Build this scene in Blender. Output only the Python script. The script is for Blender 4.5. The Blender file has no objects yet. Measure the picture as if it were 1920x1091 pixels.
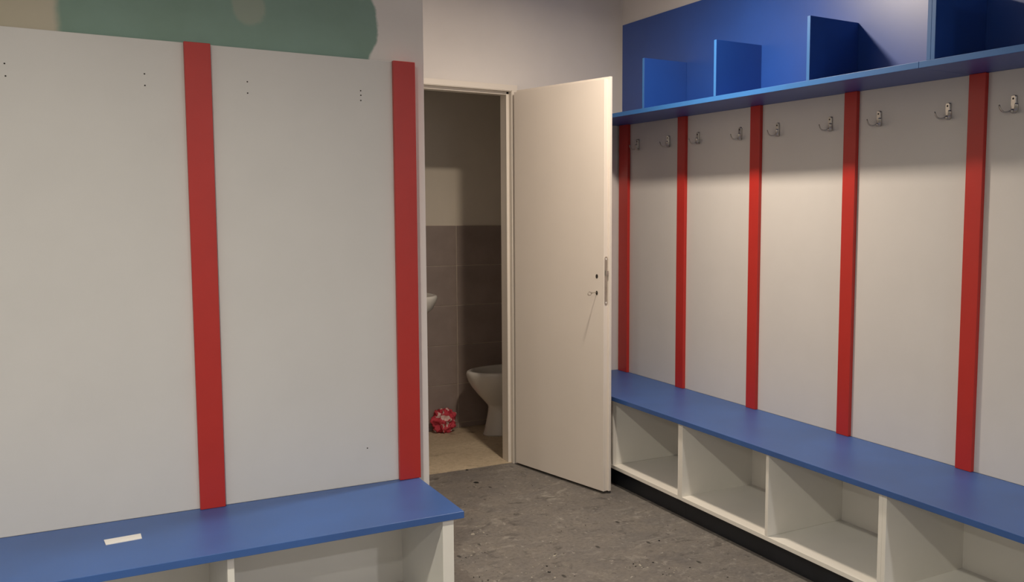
import bpy, bmesh, math, random
from mathutils import Vector, Matrix, noise
random.seed(7)
S = bpy.context.scene
COL = S.collection
PI = math.pi

# ------------------------------------------------------------------ camera
FPX, YAW, PITCH, ROLL = 1753.2, 0.559615, -0.088969, 0.0068466
def cam_axes():
    fw = Vector((math.sin(YAW)*math.cos(PITCH), math.cos(YAW)*math.cos(PITCH), math.sin(PITCH)))
    r = Vector((math.cos(YAW), -math.sin(YAW), 0)); u = r.cross(fw)
    return r*math.cos(ROLL)+u*math.sin(ROLL), u*math.cos(ROLL)-r*math.sin(ROLL), fw
r_, u_, f_ = cam_axes()
cd = bpy.data.cameras.new('camera'); cam = bpy.data.objects.new('camera', cd); COL.objects.link(cam)
cd.sensor_width = 36; cd.lens = FPX*36/1920
cd.shift_x = -248.9/1920; cd.shift_y = 7.2/1920; cd.clip_start = 0.05
cam.matrix_world = Matrix(((r_.x, u_.x, -f_.x, 0), (r_.y, u_.y, -f_.y, 0), (r_.z, u_.z, -f_.z, 1.42), (0, 0, 0, 1)))
S.camera = cam

# ------------------------------------------------------------------ world, exposure, lamps of the ceiling and added fill lamps
w = bpy.data.worlds.new('world'); S.world = w; w.use_nodes = True
w.node_tree.nodes['Background'].inputs[0].default_value = (.6, .65, .75, 1)
w.node_tree.nodes['Background'].inputs[1].default_value = 0.15      # outside the closed room
S.view_settings.view_transform = 'Standard'; S.view_settings.look = 'None'
S.view_settings.exposure = 0.08; S.view_settings.gamma = 1.0; S.view_settings.use_curve_mapping = False

CEIL = 2.645
LAMPS = [  # x, y, watts, colour, beam spread in degrees  (flat round ceiling panels of 7 cm radius)
    (1.95, 3.31, 31.0, (1.0, .85, .69), 176),
    (-0.12, 1.25, 38.0, (1.0, .95, .81), 152),
    (-2.18, 1.25, 4.0, (1.0, .96, .82), 165),  # added weak fill from the far left, no known lamp
    (-2.18, -0.81, 30.0, (1.0, .96, .90), 174),  # added fill at the rear left, lifts the ambient light
    (1.95, -1.90, 46.0, (.97, .96, 1.0), 174),  # added fill at the rear right, brightens the shelf divider faces
]
for lx, ly, pw, colr, spr in LAMPS:
    ld = bpy.data.lights.new('ceiling_light_beam', 'AREA'); ld.shape = 'DISK'; ld.size = .136
    ld.energy = pw; ld.color = colr; ld.spread = math.radians(spr)
    lo = bpy.data.objects.new('ceiling_light_beam', ld); COL.objects.link(lo); lo.location = (lx, ly, CEIL-.018)

# ------------------------------------------------------------------ materials
def new_mat(name):
    m = bpy.data.materials.new(name); m.use_nodes = True
    nt = m.node_tree; return m, nt, nt.nodes['Principled BSDF']
def N(nt, t, **kw):
    n = nt.nodes.new(t)
    for k, v in kw.items(): setattr(n, k, v)
    return n
def L(nt, a, b): nt.links.new(a, b)
def coords(nt, scale=1.0):
    tc = N(nt, 'ShaderNodeTexCoord'); mp = N(nt, 'ShaderNodeMapping')
    mp.inputs['Scale'].default_value = (scale,)*3 if not isinstance(scale, tuple) else scale
    L(nt, tc.outputs['Object'], mp.inputs['Vector']); return mp.outputs['Vector']
def noise_tex(nt, vec, scale, detail=4, rough=.55):
    n = N(nt, 'ShaderNodeTexNoise'); n.inputs['Scale'].default_value = scale
    n.inputs['Detail'].default_value = detail; n.inputs['Roughness'].default_value = rough
    L(nt, vec, n.inputs['Vector']); return n.outputs['Fac']
def ramp(nt, fac, stops):
    r = N(nt, 'ShaderNodeValToRGB'); els = r.color_ramp.elements
    while len(els) < len(stops): els.new(.5)
    for e, (p, c) in zip(els, stops):
        e.position = p; e.color = (c[0], c[1], c[2], 1) if isinstance(c, tuple) else (c, c, c, 1)
    L(nt, fac, r.inputs['Fac']); return r.outputs['Color']
def mix(nt, fac, a, b):
    m = N(nt, 'ShaderNodeMix', data_type='RGBA')
    for sock, v in ((m.inputs[0], fac), (m.inputs[6], a), (m.inputs[7], b)):
        if isinstance(v, (float, int)): sock.default_value = v
        elif isinstance(v, tuple): sock.default_value = (*v, 1)
        else: L(nt, v, sock)
    return m.outputs[2]
def bump(nt, bsdf, h, strength, dist):
    b = N(nt, 'ShaderNodeBump'); b.inputs['Strength'].default_value = strength
    b.inputs['Distance'].default_value = dist
    L(nt, h, b.inputs['Height']); L(nt, b.outputs['Normal'], bsdf.inputs['Normal'])
def flat(name, c, rough=.5, vary=.04, scale=6, bmp=0.0, bscale=300, metal=0, spec=.5):
    m, nt, b = new_mat(name); v = coords(nt)
    f = noise_tex(nt, v, scale)
    lo = tuple(max(0, x*(1-vary)) for x in c); hi = tuple(min(1, x*(1+vary)) for x in c)
    L(nt, ramp(nt, f, [(.3, lo), (.7, hi)]), b.inputs['Base Color'])
    b.inputs['Roughness'].default_value = rough; b.inputs['Metallic'].default_value = metal
    b.inputs['Specular IOR Level'].default_value = spec
    if bmp: bump(nt, b, noise_tex(nt, v, bscale, 3), bmp, .001)
    return m
WHITE_LAM = flat('white_laminate', (.64, .62, .595), .42, .02, 4, .15, 500)
WHITE_CAB = flat('white_cabinet_board', (.83, .80, .73), .5, .02, 5)
WALL = flat('painted_plaster', (.72, .69, .665), .85, .04, 2.5, .2, 120)
CEILM = flat('ceiling_paint', (.84, .82, .80), .9, .03, 2)
RED = flat('red_laminate', (.46, .024, .017), .38, .04, 8, .1, 400)
BLUE = flat('blue_laminate', (.007, .056, .285), .40, .05, 5, .12, 500, 0, .9)
BLUE_EDGE = flat('light_blue_edging', (.030, .150, .42), .45, .04, 5)
BLUE_SEAT = flat('blue_seat_laminate', (.028, .098, .32), .42, .13, 2.5, .15, 500, 0, .85)
DOORP = flat('door_paint', (.76, .70, .63), .38, .02, 3)
FRAMEP = flat('frame_paint', (.74, .69, .62), .45, .02, 3)
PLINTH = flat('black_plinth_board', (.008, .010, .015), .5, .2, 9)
STEEL = flat('brushed_nickel', (.52, .50, .46), .30, .1, 40, metal=1)
DARK = flat('dark_hole', (.02, .015, .012), .8)
CERAMIC = flat('glazed_ceramic', (.62, .60, .56), .12, .02, 3)
PAPER = flat('paper_label', (.78, .76, .73), .6)
# bare green moisture board above the left panels, showing through the paint
WALL_PATCH, nt, b = new_mat('plaster_with_green_board')
tc = N(nt, 'ShaderNodeTexCoord'); sp = N(nt, 'ShaderNodeSeparateXYZ'); L(nt, tc.outputs['Object'], sp.inputs[0])
def M(op, a, c, d=None):
    n = N(nt, 'ShaderNodeMath', operation=op)
    for s, v in zip(n.inputs, (a, c, d)):
        if v is None: continue
        if isinstance(v, (int, float)): s.default_value = v
        else: L(nt, v, s)
    return n.outputs[0]
X, Z = sp.outputs[0], sp.outputs[2]
def sstep(v, a, c):
    n = N(nt, 'ShaderNodeMapRange', interpolation_type='SMOOTHSTEP')
    n.inputs[1].default_value = a; n.inputs[2].default_value = c
    L(nt, v, n.inputs[0]); return n.outputs[0]
wob = M('MULTIPLY', M('SUBTRACT', noise_tex(nt, tc.outputs['Object'], 14, 5, .6), .5), .035)
dz = M('SUBTRACT', Z, 2.035)
xr = M('ADD', M('SUBTRACT', X, wob), M('MULTIPLY', M('MULTIPLY', dz, dz), 2.2))
xl = M('ADD', X, M('MULTIPLY', wob, .6))
g = M('MULTIPLY', sstep(xl, .008, .034), M('SUBTRACT', 1.0, sstep(xr, .932, .944)))
g = M('MULTIPLY', g, M('SUBTRACT', 1.0, sstep(Z, 2.26, 2.30)))
n1 = noise_tex(nt, tc.outputs['Object'], 5, 4)
green = ramp(nt, n1, [(.25, (.215, .32, .26)), (.75, (.25, .37, .32))])
px_ = M('SUBTRACT', M('ADD', X, wob), .535); pz_ = M('SUBTRACT', M('SUBTRACT', Z, wob), 2.05)
pd = M('SQRT', M('ADD', M('MULTIPLY', px_, px_), M('MULTIPLY', M('MULTIPLY', pz_, pz_), .75)), 0)
putty = M('MULTIPLY', M('SUBTRACT', 1.0, sstep(pd, .042, .056)), .75)
green = mix(nt, putty, green, (.36, .40, .33))
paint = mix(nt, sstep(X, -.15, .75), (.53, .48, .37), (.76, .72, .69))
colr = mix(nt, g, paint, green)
L(nt, colr, b.inputs['Base Color']); b.inputs['Roughness'].default_value = .85
bump(nt, b, noise_tex(nt, tc.outputs['Object'], 110, 3), .2, .001)

# grimy grey floor of the changing room
FLOOR, nt, b = new_mat('grimy_concrete_floor')
v = coords(nt)
big = noise_tex(nt, v, 1.3, 5, .6); mid = noise_tex(nt, v, 7, 6, .65); fine = noise_tex(nt, v, 60, 4, .7)
c1 = ramp(nt, big, [(.3, (.138, .127, .119)), (.7, (.200, .186, .173))])
c2 = mix(nt, ramp(nt, mid, [(.38, .0), (.62, .55)]), c1, (.23, .205, .175))
c2 = mix(nt, ramp(nt, fine, [(.35, .40), (.55, 0.0)]), c2, (.075, .068, .062))
def streaks(scale, sv, lo, hi, seed):
    mp = N(nt, 'ShaderNodeMapping'); tc2 = N(nt, 'ShaderNodeTexCoord'); L(nt, tc2.outputs['Object'], mp.inputs[0])
    mp.inputs['Scale'].default_value = sv; mp.inputs['Location'].default_value = (seed, seed*1.7, 0)
    mp.inputs['Rotation'].default_value = (0, 0, seed)
    dn = N(nt, 'ShaderNodeTexNoise'); dn.inputs['Scale'].default_value = 5; L(nt, mp.outputs[0], dn.inputs['Vector'])
    va = N(nt, 'ShaderNodeVectorMath', operation='MULTIPLY_ADD'); L(nt, dn.outputs['Color'], va.inputs[0])
    va.inputs[1].default_value = (.25, .25, .25); L(nt, mp.outputs[0], va.inputs[2])
    f = noise_tex(nt, va.outputs[0], scale, 6, .7)
    return ramp(nt, f, [(lo, 0.0), (hi, 1.0)])
def vor_specks(scale, thr, seed):
    mp = N(nt, 'ShaderNodeMapping'); tc2 = N(nt, 'ShaderNodeTexCoord'); L(nt, tc2.outputs['Object'], mp.inputs[0])
    mp.inputs['Location'].default_value = (seed, seed*.7, 0); mp.inputs['Rotation'].default_value = (0, 0, seed)
    mp.inputs['Scale'].default_value = (1, .45, 1)
    vo = N(nt, 'ShaderNodeTexVoronoi'); vo.inputs['Scale'].default_value = scale; L(nt, mp.outputs[0], vo.inputs['Vector'])
    d = ramp(nt, vo.outputs['Distance'], [(thr*.55, 1.0), (thr, 0.0)])
    sx = N(nt, 'ShaderNodeSeparateColor'); L(nt, vo.outputs['Color'], sx.inputs[0])
    r = ramp(nt, sx.outputs[0], [(.62, 0.0), (.66, 1.0)])
    m = N(nt, 'ShaderNodeMath', operation='MULTIPLY'); L(nt, d, m.inputs[0]); L(nt, r, m.inputs[1])
    return m.outputs[0]
zone = ramp(nt, noise_tex(nt, v, 2.6, 3), [(.42, .15), (.62, 1.0)])
def mul(a, c):
    m = N(nt, 'ShaderNodeMath', operation='MULTIPLY')
    for s, q in zip(m.inputs, (a, c)):
        if isinstance(q, (int, float)): s.default_value = q
        else: L(nt, q, s)
    return m.outputs[0]
c3 = mix(nt, mul(mul(streaks(13, (1, 1.6, 1), .545, .63, 1.3), zone), .60), c2, (.36, .34, .30))
c3 = mix(nt, mul(streaks(9, (1, 1.4, 1), .57, .67, 4.1), .70), c3, (.060, .055, .052))
c3 = mix(nt, mul(vor_specks(31, .17, 2.2), .45), c3, (.40, .38, .34))
def scratches(scale, width, mscale, lo, hi, seed):
    mp = N(nt, 'ShaderNodeMapping'); tc2 = N(nt, 'ShaderNodeTexCoord'); L(nt, tc2.outputs['Object'], mp.inputs[0])
    mp.inputs['Location'].default_value = (seed, -seed, 0)
    n = N(nt, 'ShaderNodeTexNoise'); n.inputs['Scale'].default_value = scale; n.inputs['Detail'].default_value = 2
    n.inputs['Distortion'].default_value = 1.2; L(nt, mp.outputs[0], n.inputs['Vector'])
    a = N(nt, 'ShaderNodeMath', operation='SUBTRACT'); L(nt, n.outputs['Fac'], a.inputs[0]); a.inputs[1].default_value = .5
    c = N(nt, 'ShaderNodeMath', operation='ABSOLUTE'); L(nt, a.outputs[0], c.inputs[0])
    line = ramp(nt, c.outputs[0], [(width*.4, 1.0), (width, 0.0)])
    mk = ramp(nt, noise_tex(nt, mp.outputs[0], mscale, 3, .6), [(lo, 0.0), (hi, 1.0)])
    return mul(line, mk)
c3 = mix(nt, mul(scratches(11, .010, 17, .56, .64, 3.3), .65), c3, (.42, .39, .35))
c3 = mix(nt, mul(scratches(17, .012, 21, .57, .66, 8.1), .60), c3, (.40, .375, .33))
c3 = mix(nt, mul(scratches(13, .014, 15, .55, .65, 6.4), .60), c3, (.055, .050, .048))
c3 = mix(nt, mul(vor_specks(17, .16, 5.9), .85), c3, (.030, .028, .026))
L(nt, c3, b.inputs['Base Color'])
L(nt, ramp(nt, mid, [(.3, .50), (.7, .72)]), b.inputs['Roughness'])
bump(nt, b, fine, .5, .002)

TFLOOR, nt, b = new_mat('dusty_screed_floor')
v = coords(nt)
c1 = ramp(nt, noise_tex(nt, v, 3, 5, .6), [(.3, (.47, .38, .265)), (.7, (.60, .50, .36))])
c1 = mix(nt, ramp(nt, noise_tex(nt, v, 9, 4), [(.58, 0.0), (.72, .6)]), c1, (.16, .12, .075))
c1 = mix(nt, ramp(nt, noise_tex(nt, v, 40, 4, .7), [(.35, .3), (.55, 0.0)]), c1, (.20, .16, .10))
L(nt, c1, b.inputs['Base Color']); b.inputs['Roughness'].default_value = .7
bump(nt, b, noise_tex(nt, v, 50, 4), .4, .002)

TILE = flat('brown_wall_tile', (.28, .225, .20), .45, .14, 5, .1, 200)
GROUT = flat('tile_grout', (.62, .54, .44), .9, .08, 30)
TWALL = flat('toilet_room_paint', (.66, .60, .51), .85, .04, 3)

CLOTH, nt, b = new_mat('red_and_white_cloth')
v = coords(nt)
f = noise_tex(nt, v, 13, 1, .3)
f.node.inputs['Distortion'].default_value = 2.2
L(nt, mix(nt, ramp(nt, f, [(.57, 0.0), (.60, 1.0)]), (.55, .045, .07), (.72, .52, .48)), b.inputs['Base Color'])
b.inputs['Roughness'].default_value = .7; bump(nt, b, noise_tex(nt, v, 90, 3), .15, .001)
FLAKE, nt, b = new_mat('plaster_and_paint_crumbs')
oi = N(nt, 'ShaderNodeVertexColor', layer_name='tone'); L(nt, oi.outputs['Color'], b.inputs['Base Color'])
b.inputs['Roughness'].default_value = .8; bump(nt, b, noise_tex(nt, coords(nt), 200), .3, .001)

# ------------------------------------------------------------------ helpers
def box(bm, x0, x1, y0, y1, z0, z1, bev=0.0):
    r = bmesh.ops.create_cube(bm, size=1, matrix=Matrix.Translation(((x0+x1)/2, (y0+y1)/2, (z0+z1)/2)) @
                              Matrix.Diagonal((abs(x1-x0), abs(y1-y0), abs(z1-z0), 1)))
    if bev:
        es = list({e for vv in r['verts'] for e in vv.link_edges})
        bmesh.ops.bevel(bm, geom=es, offset=bev, segments=2, affect='EDGES', profile=.5)
    return bm
def obj(name, bm, m, parent=None, smooth=False, kind=None, loc=None):
    me = bpy.data.meshes.new(name); bmesh.ops.recalc_face_normals(bm, faces=bm.faces)
    bm.to_mesh(me); bm.free()
    if isinstance(m, (list, tuple)):
        for q in m: me.materials.append(q)
    else: me.materials.append(m)
    if smooth:
        for p in me.polygons: p.use_smooth = True
    o = bpy.data.objects.new(name, me); COL.objects.link(o)
    if loc is not None:           # mesh given in world coordinates: move its origin to loc
        me.transform(Matrix.Translation(-Vector(loc))); o.location = loc
    if parent is not None:
        o.parent = parent
        o.matrix_parent_inverse = Matrix.Identity(4)
        if parent.type == 'EMPTY' or parent.location.length:
            if parent.get('_local') is None:
                # parent carries only a location: keep world placement
                base = Vector(parent.location); p = parent.parent
                while p: base += Vector(p.location); p = p.parent
                o.location = Vector(o.location) - base
    if kind: o['kind'] = kind
    return o
def empty(name, loc, kind=None):
    o = bpy.data.objects.new(name, None); COL.objects.link(o); o.location = loc
    o.empty_display_size = .1
    if kind: o['kind'] = kind
    return o
def tag(o, label, cat, group=None):
    o['label'] = label; o['category'] = cat
    if group: o['group'] = group
    return o
def B(*a, bev=0.0): return box(bmesh.new(), *a, bev)
def tube(bm, pts, rad, seg=8, caps=True):
    rings = []; n = len(pts); pts = [Vector(p) for p in pts]
    up = None
    for i, p in enumerate(pts):
        t = (pts[min(i+1, n-1)]-pts[max(i-1, 0)]).normalized()
        a = up if up is not None else (Vector((0, 0, 1)) if abs(t.z) < .9 else Vector((1, 0, 0)))
        s = t.cross(a).normalized(); a2 = s.cross(t).normalized(); up = a2
        rr = rad[i] if isinstance(rad, (list, tuple)) else rad
        ra, rb = rr if isinstance(rr, tuple) else (rr, rr)
        rings.append([bm.verts.new(p + s*math.cos(2*PI*k/seg)*ra + a2*math.sin(2*PI*k/seg)*rb) for k in range(seg)])
    for q in range(n-1):
        for k in range(seg):
            bm.faces.new((rings[q][k], rings[q][(k+1) % seg], rings[q+1][(k+1) % seg], rings[q+1][k]))
    if caps:
        bm.faces.new(rings[0]); bm.faces.new(rings[-1])
    return bm
def loft(bm, rings, cap0=True, cap1=True):
    vs = [[bm.verts.new(p) for p in r] for r in rings]; n = len(vs[0])
    for q in range(len(vs)-1):
        for k in range(n):
            bm.faces.new((vs[q][k], vs[q][(k+1) % n], vs[q+1][(k+1) % n], vs[q+1][k]))
    if cap0: bm.faces.new(vs[0])
    if cap1: bm.faces.new(vs[-1])
    return bm

# ------------------------------------------------------------------ room shell
YD = 4.788; XR = 2.835; YW = 3.204; XE = 1.096; YB = 5.748
X0, Y0 = -3.1, -3.0
obj('floor', B(X0-.1, XR+.1, Y0-.1, YD-.0, -.10, 0), FLOOR, kind='structure')
obj('floor_toilet', B(1.0, XR+.2, YD, YB+.1, -.10, .002), TFLOOR, kind='structure')
obj('ceiling', B(X0-.1, XR+.3, Y0-.1, YB+.1, CEIL, CEIL+.1), CEILM, kind='structure')
obj('wall_left', B(X0, XE, YW, YW+.30, 0, CEIL), WALL_PATCH, kind='structure')
obj('wall_left_return', B(XE-.12, XE, YW+.30, YD, 0, CEIL), WALL, kind='structure')
obj('wall_right', B(XR, XR+.12, Y0, YB, 0, CEIL), WALL, kind='structure')
obj('wall_rear', B(X0, XR, Y0-.1, Y0, 0, CEIL), WALL, kind='structure')
obj('wall_far_left', B(X0-.1, X0, Y0, YW+.3, 0, CEIL), WALL, kind='structure')
OX0, OX1, OZ = 1.36, 2.123, 2.075
bm = bmesh.new()
box(bm, XE-.12, OX0, YD, YD+.10, 0, CEIL); box(bm, OX1, XR, YD, YD+.10, 0, CEIL); box(bm, OX0, OX1, YD, YD+.10, OZ, CEIL)
obj('wall_back', bm, WALL, kind='structure')
# toilet room
TX0 = 1.30
wtb = obj('wall_toilet_back', B(TX0-.1, XR, YB, YB+.1, 0, CEIL), TWALL, kind='structure')
wtl = obj('wall_toilet_left', B(TX0-.1, TX0, YD+.10, YB, 0, CEIL), TWALL, kind='structure')
# grout beds behind the tiles
obj('grout_bed', B(TX0, XR, YB-.0065, YB, 0, 1.322), GROUT, wtb)
obj('grout_bed', B(TX0, TX0+.0065, YD+.10, YB-.0065, 0, 1.322), GROUT, wtl)
tile_me = None
def tiles(parent, start, end, axis, fixed, joint, w_=.4, h_=.257, top=1.322):
    edges = [start]; q = joint
    while q > start+.02: q -= w_
    while q < end-.02:
        if q > start+.02: edges.append(q)
        q += w_
    edges.append(end)
    zs = [top-h_*k for k in range(6)] + [.002]
    cache = {}
    for a, c in zip(edges, edges[1:]):
        for z1, z0 in zip(zs, zs[1:]):
            if z1-z0 < .01: continue
            key = (round(c-a, 4), round(z1-z0, 4)); hw = (c-a)/2-.0019; hh = (z1-z0)/2-.0019
            if key not in cache:
                bm = B(-hw, hw, -.004, .004, -hh, hh, bev=.0012)
                me = bpy.data.meshes.new('tile'); bm.to_mesh(me); bm.free(); me.materials.append(TILE); cache[key] = me
            o = bpy.data.objects.new('tile', cache[key]); COL.objects.link(o); o.parent = parent
            m_ = (a+c)/2
            if axis == 'x': o.location = (m_, fixed-.0065, (z0+z1)/2)
            else: o.location = (fixed+.0065, m_, (z0+z1)/2); o.rotation_euler = (0, 0, PI/2)
tiles(wtb, TX0+.011, XR, 'x', YB, 2.165)
tiles(wtl, YD+.105, YB-.012, 'y', TX0, 5.34)

# ------------------------------------------------------------------ door frame (trim_1) and door
fr = empty('trim_1', (OX1, YD, 0), 'structure'); 
XS = 2.12
# jamb right: front lip, rebate floor, stop
def jamb(x_reb, sgn):
    bm = bmesh.new()
    # sgn=+1: right-hand jamb (material towards +x)
    def bx(a, c, y0, y1, z0, z1, bev=.001): box(bm, min(x_reb+sgn*a, x_reb+sgn*c), max(x_reb+sgn*a, x_reb+sgn*c), y0, y1, z0, z1, bev)
    bx(.003, .035, YD-.024, YD-.0005, 0, 2.099)     # flat facing on the wall
    bx(-.0005, .0028, YD-.023, YD+.020, 0, 2.068)   # rebate side
    bx(-.0145, .0028, YD+.0125, YD+.096, 0, 2.068)   # stop and lining
    bx(-.0165, -.0125, YD+.0105, YD+.018, 0, 2.053, .0016)  # seal bead
    return bm
obj('jamb', jamb(XS, 1), FRAMEP, fr); obj('jamb', jamb(OX0+.003, -1), FRAMEP, fr)
bm = bmesh.new()
box(bm, OX0-.032, XS+.035, YD-.025, YD-.0005, 2.069, 2.099, .001)
box(bm, OX0+.003, XS-.001, YD-.022, YD+.094, 2.066, 2.0745)
box(bm, OX0+.003, XS-.001, YD+.0125, YD+.095, 2.052, 2.066, .001)
box(bm, OX0+.003, XS-.001, YD+.0105, YD+.018, 2.0495, 2.0545, .0015)
obj('head_rail', bm, FRAMEP, fr)

# open door leaf, local axes: x along the leaf from hinge to lock edge, y outward (away from opening)
ux, uy = .2007, -.9796
ang = math.atan2(uy, ux)
door = bpy.data.objects.new('door_1', None); COL.objects.link(door); door['kind'] = 'structure'
door.location = (2.121, 4.734, 0); door.rotation_euler = (0, 0, ang)
door['_local'] = 1
def dobj(name, bm, m, parent, **k):
    o = obj(name, bm, m, None, **k); o.parent = parent; return o
# local frame after rotation: +x = along leaf; local +y = rotate(+90) of u = (.9796,.2007) = outward
leaf = bmesh.new()
box(leaf, 0, .7445, 0, .0255, .014, 2.058, .0015)
box(leaf, -.010, .7575, .0255, .040, .014, 2.071, .0015)
leafo = dobj('door_leaf', leaf, DOORP, door)
bm = B(.7440, .7462, .004, .0225, .957, 1.197, bev=.0)
# rounded ends of the lock plate
bm = bmesh.new()
def plate(bm, cy, z0, z1, r, x0, x1, seg=10):
    ring = []
    for k in range(seg+1):
        a = PI*k/seg; ring.append((cy+math.cos(a)*r, z1-r+math.sin(a)*r))
    for k in range(seg+1):
        a = PI+PI*k/seg; ring.append((cy+math.cos(a)*r, z0+r+math.sin(a)*r))
    loft(bm, [[(x0, y, z) for y, z in ring], [(x1, y, z) for y, z in ring]])
plate(bm, .0130, .957, 1.197, .0095, .7430, .7462)
lp = dobj('lock_plate', bm, STEEL, door)
lp['label'] = 'brushed steel lock plate with latch'
bm = bmesh.new(); box(bm, .7455, .7565, .0065, .0195, 1.103, 1.127, .001)
dobj('latch', bm, STEEL, lp)
for zz in (.969, 1.185):
    bm = bmesh.new(); tube(bm, [(.7455, .0130, zz), (.7470, .0130, zz)], .0042, 12)
    dobj('screw', bm, PAPER, lp)
def ksz(zc, w_=.0062, h_=.0105):
    bm = bmesh.new(); n = 20
    f = [(.691+math.cos(2*PI*k/n)*w_, zc+math.sin(2*PI*k/n)*h_) for k in range(n)]
    loft(bm, [[(x, -.0008, z) for x, z in f], [(x, .003, z) for x, z in f]]); return bm
dobj('handle_hole', ksz(1.097, .0085, .0110), DARK, door)
dobj('key_hole', ksz(1.014, .0075, .0110), DARK, door)
for zz in (1.80, 1.02, .22):
    bm = bmesh.new(); tube(bm, [(-.013, .026, zz-.045), (-.013, .026, zz+.045)], .0065, 10)
    dobj('hinge', bm, STEEL, door)
key = bpy.data.objects.new('key', None); COL.objects.link(key); key['_local'] = 1
mw = Matrix.Translation((2.121, 4.734, 0)) @ Matrix.Rotation(ang, 4, 'Z')
key.location = mw @ Vector((.691, 0, 1.016)); key.rotation_euler = (0, 0, ang)
tag(key, 'small steel key left in the keyhole of the open white door', 'key')
bm = bmesh.new(); tube(bm, [(0, .010, 0), (0, -.012, .001), (0, -.034, -.0005)], .0024, 8)
obj_ = dobj('shaft', bm, STEEL, key)
bm = bmesh.new()
ringp = [(0, -.047+math.cos(2*PI*k/18)*.0115, -.003+math.sin(2*PI*k/18)*.0085) for k in range(19)]
tube(bm, ringp, .0021, 6, caps=False); box(bm, -.0012, .0012, -.038, -.031, -.004, .004)
dobj('bow', bm, STEEL, key)

# ------------------------------------------------------------------ panels, battens, hooks
PZ0, PZ1 = .475, 1.918
hole_bm_r = .0023
def wall_panel_left(x0, x1, label, holes=()):
    o = obj('wall_panel', B(x0, x1, YW-.018, YW-.0005, PZ0, PZ1+.001, bev=.0012), WHITE_LAM, loc=((x0+x1)/2, YW, PZ0))
    tag(o, label, 'panel', 'white wall panels of the left wall')
    for hx, hz in holes:
        bm = bmesh.new(); tube(bm, [(hx, YW-.0186, hz), (hx, YW-.0150, hz)], hole_bm_r, 10)
        obj('screw_hole', bm, DARK, o)
wall_panel_left(-.2200, .3795, 'white laminate panel on the left wall, left of its left red batten',
                [(-.108, 1.817), (-.107, 1.783), (.236, 1.817), (.236, 1.783)])
wall_panel_left(.3805, 1.017, 'white laminate panel between the two red battens of the left wall',
                [(.521, 1.816), (.521, 1.781), (.873, 1.814), (.873, 1.782), (.872, .601), (.8735, 1.799)])
wall_panel_left(-.8570, -.2210, 'white laminate panel at the far left end of the left wall, mostly outside the picture')
def batten_left(x0, x1, label):
    o = obj('red_batten', B(x0, x1, YW-.036, YW-.0182, PZ0+.0005, PZ1+.0025, bev=.0015), RED, loc=((x0+x1)/2, YW-.027, PZ0))
    tag(o, label, 'batten', 'red battens of the left wall')
YFB = YW-.036
batten_left(.3425, .4160, 'upright red batten in the middle of the left wall panels, above the bench')
batten_left(.9790, 1.0540, 'upright red batten at the right end of the left wall beside the doorway')

ys = [4.709, 4.118, 3.502, 2.876, 2.2455, 1.615]
for i, y in enumerate(ys[:5]):

    if i == 0: yy0, yy1 = 4.666, 4.764
    else: yy0, yy1 = y-.036, y+.036
    if i == 0: yy0, yy1 = 4.690-.026, 4.764
    o = obj('red_batten', B(XR-.036, XR-.0182, yy0, yy1, PZ0+.0005, PZ1-.0005, bev=.0015), RED, loc=(XR-.027, y, PZ0))
    lab = ['first red batten of the right wall, in the corner beside the open door',
           'second red batten of the right wall counted from the open door',
           'middle red batten of the five on the right wall',
           'fourth red batten of the right wall counted from the open door',
           'fifth red batten of the right wall, nearest the right edge of the picture'][i]
    tag(o, lab, 'batten', 'red battens of the right wall')
pe = [4.770, 4.709, 4.118, 3.502, 2.876, 2.2455, 1.615, .985]
plab = ['narrow white panel strip in the corner behind the first red batten of the right wall',
        'white panel between the first and second red battens of the right wall',
        'white panel between the second and third red battens of the right wall',
        'white panel between the third and fourth red battens of the right wall',
        'white panel between the fourth and fifth red battens of the right wall',
        'white panel at the right edge of the picture beyond the fifth red batten']
for i in range(6):
    a, c = pe[i], pe[i+1]
    o = obj('wall_panel', B(XR-.018, XR-.0005, c+.0005, a-.0005, PZ0, PZ1, bev=.001), WHITE_LAM, loc=(XR, (a+c)/2, PZ0))
    tag(o, plab[i], 'panel', 'white wall panels of the right wall')

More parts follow.
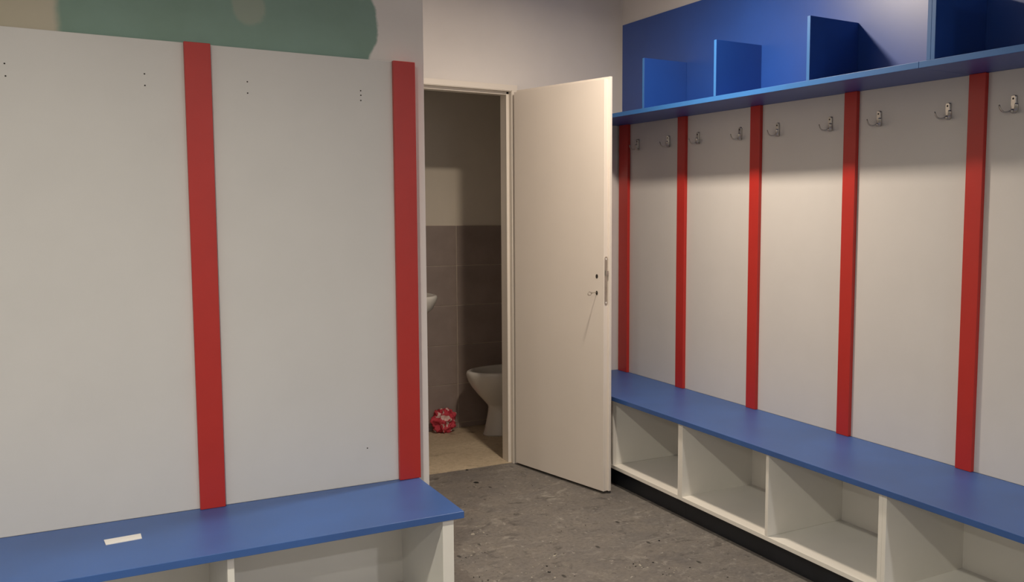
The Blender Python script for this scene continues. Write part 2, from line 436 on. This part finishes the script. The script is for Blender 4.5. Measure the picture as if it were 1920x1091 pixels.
def make_hook():
    e = empty('coat_hook', (0, 0, 0))
    # built with the wall at x = 0, facing -x; plate 62 mm tall
    bm = bmesh.new()
    prof = []
    n = 6
    def ring(x, hw, z0, z1, r):
        pts = []
        for (cy, cz, a0) in ((hw-r, z1-r, 0), (-(hw-r), z1-r, 90), (-(hw-r), z0+r, 180), (hw-r, z0+r, 270)):
            for k in range(n+1):
                a = math.radians(a0+90*k/n); pts.append((x, cy+math.cos(a)*r, cz+math.sin(a)*r))
        return pts
    loft(bm, [ring(-.0002, .0108, -.031, .031, .006), ring(-.005, .0108, -.031, .031, .006), ring(-.0085, .0085, -.029, .029, .005)])
    obj('back_plate', bm, STEEL, e, smooth=False)
    for z in (.019,):
        bm = bmesh.new(); tube(bm, [(-.008, 0, z), (-.0096, 0, z)], [.0042, .0032], 10); obj('screw', bm, DARK, e)
    for s in (1, -1):
        d = Vector((-.72, s*.70, 0)); pts = []; rad = []
        P0 = Vector((-.004, s*.004, -.022))
        prof = [(0, 0), (.008, -.0025), (.017, -.0045), (.027, -.0045), (.035, -.0005), (.040, .006), (.0425, .014), (.044, .021)]
        for k, (t, z) in enumerate(prof):
            pts.append(P0 + d*t + Vector((0, 0, z)))
            rad.append(((.0062, .0056), (.0060, .004), (.0068, .0031), (.0074, .0028), (.0076, .0028), (.0074, .0028), (.0068, .0027), (.0055, .0024))[k])
        bm = bmesh.new(); tube(bm, pts, rad, 10)
        pr = obj('prong', bm, STEEL, e, smooth=True)
    bm = bmesh.new(); tube(bm, [(-.004, 0, -.0225), (-.013, 0, -.0235), (-.0165, 0, -.024)], [.0080, .0074, .004], 12)
    obj('boss', bm, STEEL, e, smooth=True)
    return e
def copy_tree(o, parent=None):
    c = o.copy(); COL.objects.link(c)
    if parent: c.parent = parent
    for ch in list(o.children): copy_tree(ch, c)
    return c
hk = make_hook()
hy = [4.578, 4.262, 3.985, 3.632, 3.354, 3.008, 2.727, 2.382, 2.100]
hl = ['coat hook just right of the first red batten, nearest the open door',
      'coat hook just left of the second red batten from the door',
      'coat hook just right of the second red batten from the door',
      'coat hook just left of the third red batten from the door',
      'coat hook just right of the third red batten from the door',
      'coat hook just left of the fourth red batten from the door',
      'coat hook just right of the fourth red batten from the door',
      'coat hook just left of the fifth red batten, nearest the right edge batten',
      'coat hook at the right edge of the picture, beyond the fifth red batten']
for i, y in enumerate(hy):
    o = hk if i == 0 else copy_tree(hk)
    o.location = (XR-.0181, y, 1.797)
    tag(o, hl[i].replace('coat hook', 'metal double coat hook'), 'hook', 'coat hooks along the right wall')

# ------------------------------------------------------------------ high shelf on the right wall
SZ0, SZ1 = 1.918, 1.940; SXF = 2.535
def edge_band(o):                    # the front edges carry a lighter edging strip
    for p in o.data.polygons:
        if p.normal.x < -.9: p.material_index = 1
def hang_shelf(y0, y1, divs, label, bx0, bx1=4.722):
    e = empty('wall_shelf', (XR, (y0+y1)/2, SZ0)); tag(e, label, 'shelf', 'blue wall shelves above the coat hooks')
    edge_band(obj('shelf_board', B(SXF, XR-.0008, y0, y1, SZ0, SZ1, bev=.001), [BLUE, BLUE_EDGE], e))
    obj('back_panel', B(2.795, XR-.0008, bx0, bx1, SZ1, 2.483, bev=.001), BLUE, e)
    for a, c in divs:
        edge_band(obj('divider', B(SXF+.0005, 2.7948, a, c, SZ1, 2.190, bev=.001), [BLUE, BLUE_EDGE], e))
hang_shelf(2.2805, YD-.001, [(4.067, 4.085), (3.457, 3.475), (2.837, 2.855)],
           'long blue wall shelf with three upright dividers, running towards the door', 2.2803)
hang_shelf(.70, 2.2795, [(2.2125, 2.2300), (2.2305, 2.2480), (1.615, 1.633)],
           'blue wall shelf continuing to the right edge of the picture, with a doubled end divider', .70, 2.2797)

# ------------------------------------------------------------------ right bench
BZ0, BZ1 = .453, .475
def storage_unit_right(y_hi, y_lo, label):
    e = empty('storage_unit', (2.6, (y_hi+y_lo)/2, 0)); tag(e, label, 'storage unit', 'open storage units under the right bench')
    xf, xb = 2.382, 2.8165; t = .018
    obj('side_panel', B(xf, xb, y_hi-t, y_hi, .094, BZ0, bev=.0008), WHITE_CAB, e)
    obj('side_panel', B(xf, xb, y_lo, y_lo+t, .094, BZ0, bev=.0008), WHITE_CAB, e)
    ym = (y_hi+y_lo)/2
    obj('divider', B(xf, 2.7895, ym-t/2, ym+t/2, .1125, BZ0, bev=.0008), WHITE_CAB, e)
    obj('bottom_board', B(xf-.001, 2.7895, y_lo+t, y_hi-t, .094, .112, bev=.0008), WHITE_CAB, e)
    obj('back_board', B(2.790, xb-.001, y_lo+t, y_hi-t, .094, BZ0), WHITE_CAB, e)
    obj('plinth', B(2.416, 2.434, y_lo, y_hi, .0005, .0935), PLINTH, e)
    for yy in (y_hi-.06, y_lo+.04):
        obj('leg', B(2.74, 2.78, yy-.02, yy+.02, .0005, .0935, bev=.003), PLINTH, e)
yu = [4.732, 3.4865, 2.2405, .9945]
storage_unit_right(yu[0]-.0003, yu[1]+.0003, 'white open storage unit under the right bench, partly behind the open door')
storage_unit_right(yu[1]-.0003, yu[2]+.0003, 'white two-bay open storage unit in the middle under the right bench')
storage_unit_right(yu[2]-.0003, yu[3]+.0003, 'white open storage unit under the right bench at the bottom right corner')
o = obj('bench_top', B(2.367, XR-.0182, .98, YD-.001, BZ0, BZ1, bev=.0012), BLUE_SEAT, loc=(2.6, 2.9, BZ0))
tag(o, 'long blue bench seat board running along the whole right wall', 'bench')

# ------------------------------------------------------------------ left bench
def storage_unit_left(x_lo, x_hi, label, endt=.018):
    e = empty('storage_unit', ((x_lo+x_hi)/2, 2.95, 0)); tag(e, label, 'storage unit', 'open storage units under the left bench')
    yf, yb = 2.750, YW-.0005; t = .018
    obj('side_panel', B(x_hi-endt, x_hi, yf, yb, .094, BZ0, bev=.0008), WHITE_CAB, e)
    obj('side_panel', B(x_lo, x_lo+t, yf, yb, .094, BZ0, bev=.0008), WHITE_CAB, e)
    xm = .370+(x_lo+.28)
    obj('divider', B(xm-t/2, xm+t/2, yf+.012, 3.1695, .1125, BZ0, bev=.0008), WHITE_CAB, e)
    obj('bottom_board', B(x_lo+t, x_hi-endt, yf-.001, 3.1695, .094, .112, bev=.0008), WHITE_CAB, e)
    obj('back_board', B(x_lo+t, x_hi-endt, 3.170, yb-.001, .094, BZ0), WHITE_CAB, e)
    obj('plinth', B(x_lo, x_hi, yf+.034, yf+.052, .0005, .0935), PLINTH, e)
    for xx in (x_lo+.05, x_hi-.05):
        obj('leg', B(xx-.02, xx+.02, 3.09, 3.13, .0005, .0935, bev=.003), PLINTH, e)
storage_unit_left(-.280, 1.018, 'white open storage unit under the left bench, its thick end beside the doorway', .036)
storage_unit_left(-1.5785, -.2805, 'white open storage unit under the far left end of the left bench')
o = obj('bench_top', B(-1.60, 1.048, 2.736, YW-.0182, BZ0, BZ1, bev=.0012), BLUE_SEAT, loc=(0, 2.95, BZ0))
tag(o, 'blue bench seat board along the left wall with a white slip of paper on it', 'bench')
bm = bmesh.new()
pc = [(.0735, 3.0125), (.0765, 2.9655), (.1665, 2.9735), (.1665, 3.0195)]
loft(bm, [[(x, y, BZ1+.0002) for x, y in pc], [(x, y, BZ1+.0022) for x, y in pc]])
o = obj('paper_slip', bm, PAPER, loc=(.12, 2.993, BZ1)); tag(o, 'small white rectangular slip lying on the blue left bench', 'label')

# ------------------------------------------------------------------ toilet room fittings
def egg(x0, x1, hw, z, n=40, yc=5.465, sq=2.2):
    cx, a = (x0+x1)/2, (x1-x0)/2; out = []
    for k in range(n):
        t = 2*PI*k/n; c, s = math.cos(t), math.sin(t)
        e = 2/sq
        xx = cx + a*math.copysign(abs(c)**e, c)
        wd = hw*(1.0 if c > 0 else 1-.10*c*c)
        out.append((xx, yc + wd*math.copysign(abs(s)**e, s), z))
    return out
t = empty('toilet', (2.45, 5.465, 0)); tag(t, 'white ceramic toilet without a seat, half hidden behind the door frame', 'toilet')
bm = bmesh.new()
loft(bm, [egg(2.228, 2.70, .108, .002), egg(2.228, 2.70, .108, .010), egg(2.236, 2.70, .103, .03), egg(2.250, 2.69, .094, .09), egg(2.262, 2.68, .088, .15),
          egg(2.264, 2.68, .088, .178), egg(2.258, 2.68, .094, .195), egg(2.232, 2.70, .115, .225), egg(2.192, 2.72, .142, .270), egg(2.158, 2.73, .162, .315),
          egg(2.136, 2.735, .174, .355), egg(2.126, 2.74, .179, .385), egg(2.124, 2.74, .181, .402), egg(2.129, 2.74, .178, .414), egg(2.140, 2.73, .170, .418),
          egg(2.158, 2.60, .150, .416), egg(2.168, 2.585, .142, .406), egg(2.178, 2.56, .135, .36), egg(2.21, 2.52, .112, .30), egg(2.28, 2.47, .07, .24), egg(2.33, 2.43, .035, .215)])
obj('bowl', bm, CERAMIC, t, smooth=True)
bm = bmesh.new(); box(bm, 2.665, 2.834, 5.285, 5.645, .402, .755, .022)
obj('cistern', bm, CERAMIC, t, smooth=True)
bm = bmesh.new(); box(bm, 2.655, 2.8345, 5.275, 5.655, .7555, .785, .010); obj('cistern_lid', bm, CERAMIC, t, smooth=True)
for s in (-1, 1):
    bm = bmesh.new(); tube(bm, [(2.335, 5.465+s*.1005, .030), (2.335, 5.465+s*.109, .030)], [.008, .006], 12)
    obj('bolt_cap', bm, PAPER, t)
# wash basin hung on the left wall
t = empty('wash_basin', (1.50, 5.30, .66)); tag(t, 'white ceramic wash basin, only its rounded tip showing in the doorway', 'wash basin')
def bas(x0, x1, hw, z): return egg(1.312+(x0-1.312)*.945, 1.312+(x1-1.312)*.945, hw, z+.035, 36, 5.32, 2.6)
bm = bmesh.new()
loft(bm, [bas(1.312, 1.60, .09, .68), bas(1.312, 1.70, .14, .715), bas(1.312, 1.80, .195, .765), bas(1.312, 1.865, .225, .815), bas(1.312, 1.889, .236, .86),
          bas(1.312, 1.894, .238, .880), bas(1.3125, 1.890, .235, .892), bas(1.36, 1.875, .222, .894), bas(1.41, 1.862, .205, .886), bas(1.44, 1.84, .19, .85), bas(1.50, 1.78, .13, .79), bas(1.58, 1.70, .05, .765)])
obj('basin_bowl', bm, CERAMIC, t, smooth=True)
bm = bmesh.new(); tube(bm, [(1.36, 5.32, .915), (1.36, 5.32, .98), (1.372, 5.32, 1.0), (1.40, 5.32, 1.012), (1.48, 5.32, 1.0), (1.50, 5.32, .985)], [.016, .014, .013, .012, .011, .010], 12)
obj('tap', bm, STEEL, t, smooth=True)
# crumpled cloth
bm = bmesh.new(); bmesh.ops.create_icosphere(bm, subdivisions=5, radius=1)
cc = Vector((2.046, 5.682, .070))
for vv in bm.verts:
    p = vv.co.normalized()
    n_ = 0
    for fr_, am in ((1.3, .38), (2.6, .26), (5.0, .08)):
        q = p*fr_ + Vector((3.1, 7.7, 1.2))*fr_
        n_ += am*(1-2*abs(noise.noise(q)*1.8))
    r = .80 + n_*.62
    w2 = Vector(noise.noise_vector(p*2.3))*.20
    d = p*r + w2
    vv.co = Vector((cc.x + d.x*.078, min(5.736, cc.y + d.y*.062), max(.0035, cc.z + d.z*.080)))
o = obj('crumpled_cloth', bm, CLOTH, smooth=True, loc=(cc.x, cc.y, .003))
tag(o, 'crumpled red and white cloth on the floor by the tiled back wall', 'cloth')

# ------------------------------------------------------------------ ceiling lamps outside the frame; the last three are added fill
llab = ['round flat ceiling lamp near the doorway, above the right bench', 'round flat ceiling lamp above the middle of the room',
        'added round fill lamp towards the far left wall', 'added round fill lamp at the rear left of the room', 'added round fill lamp at the rear right of the room']
for i, (lx, ly, pw, colr, spr) in enumerate(LAMPS):
    e = empty('ceiling_light', (lx, ly, CEIL)); tag(e, llab[i], 'light', 'flat ceiling lamps')
    bm = bmesh.new(); tube(bm, [(lx, ly, CEIL-.0005), (lx, ly, CEIL-.012)], [.086, .082], 32); obj('base_ring', bm, PAPER, e)
    bm = bmesh.new(); n = 32; rings = []
    for k in range(8):
        a = PI/2*k/8; rings.append([(lx+.07*math.cos(a)*math.cos(2*PI*q/n), ly+.07*math.cos(a)*math.sin(2*PI*q/n), CEIL-.0125-.0035*math.sin(a)) for q in range(n)])
    loft(bm, rings, False, True)
    m, nt, b = new_mat('glowing_diffuser'); b.inputs['Base Color'].default_value = (.8, .8, .8, 1)
    L(nt, ramp(nt, noise_tex(nt, coords(nt), 5), [(0, .75), (1, .85)]), b.inputs['Base Color'])
    b.inputs['Emission Color'].default_value = (*colr, 1); b.inputs['Emission Strength'].default_value = 20
    obj('diffuser', bm, m, e)

# ------------------------------------------------------------------ crumbs and chips scattered on the floor
bm = bmesh.new(); lay = bm.loops.layers.color.new('tone')
spots = [(1.80, 4.52, 'd', .030), (1.845, 4.772, 'd', .020), (1.70, 4.70, 'w', .010), (1.552, 3.873, 'w', .014), (1.489, 3.79, 'w', .022),
         (1.683, 3.374, 'w', .024), (1.93, 3.103, 'w', .016), (1.62, 3.50, 'w', .008), (1.95, 3.98, 'd', .010), (2.15, 3.30, 'd', .012)]
for k in range(240):
    x = random.uniform(1.05, 2.38); y = random.uniform(2.45, 4.75)
    spots.append((x, y, random.choice('wdwdw'), random.uniform(.0025, .0075)))
for cx_, cy_, rr_, nn in ((1.683, 3.374, .05, 16), (1.93, 3.103, .09, 26), (2.02, 2.98, .08, 20), (1.50, 3.80, .05, 10), (1.40, 3.55, .08, 16), (1.35, 3.30, .10, 18), (1.60, 3.22, .12, 18), (1.66, 4.58, .06, 8)):
    for q in range(nn):
        a = random.uniform(0, 6.3); d = rr_*math.sqrt(random.random())
        spots.append((cx_+d*math.cos(a), cy_+d*math.sin(a)*.6, random.choice('wwwd'), random.uniform(.003, .011)))
for x, y, c, s in spots:
    n = random.choice((4, 5, 6)); a0 = random.uniform(0, 6.3); el = random.uniform(.25, .8); rot = random.uniform(0, PI)
    base = []; 
    for k in range(n):
        a = a0+2*PI*k/n; rr = s*random.uniform(.6, 1.1)*.6
        px, py = rr*math.cos(a), rr*el*math.sin(a)
        base.append((x+px*math.cos(rot)-py*math.sin(rot), y+px*math.sin(rot)+py*math.cos(rot)))
    h = min(.003, s*.25)
    nf = len(bm.faces)
    v0 = [bm.verts.new((p[0], p[1], .0003)) for p in base]; v1 = [bm.verts.new((x+(p[0]-x)*.8, y+(p[1]-y)*.8, h)) for p in base]
    fs = [bm.faces.new(v1)] + [bm.faces.new((v0[k], v0[(k+1) % n], v1[(k+1) % n], v1[k])) for k in range(n)]
    g_ = random.uniform(.40, .75) if c == 'w' else random.uniform(.015, .04)
    for f in fs:
        for lp_ in f.loops: lp_[lay] = (g_, g_*.96, g_*.88, 1)
o = obj('floor_crumbs', bm, FLAKE, kind='stuff'); tag(o, 'scattered pale and dark crumbs on the grimy grey floor', 'debris')

for o in bpy.data.objects:
    if '_local' in o: del o['_local']
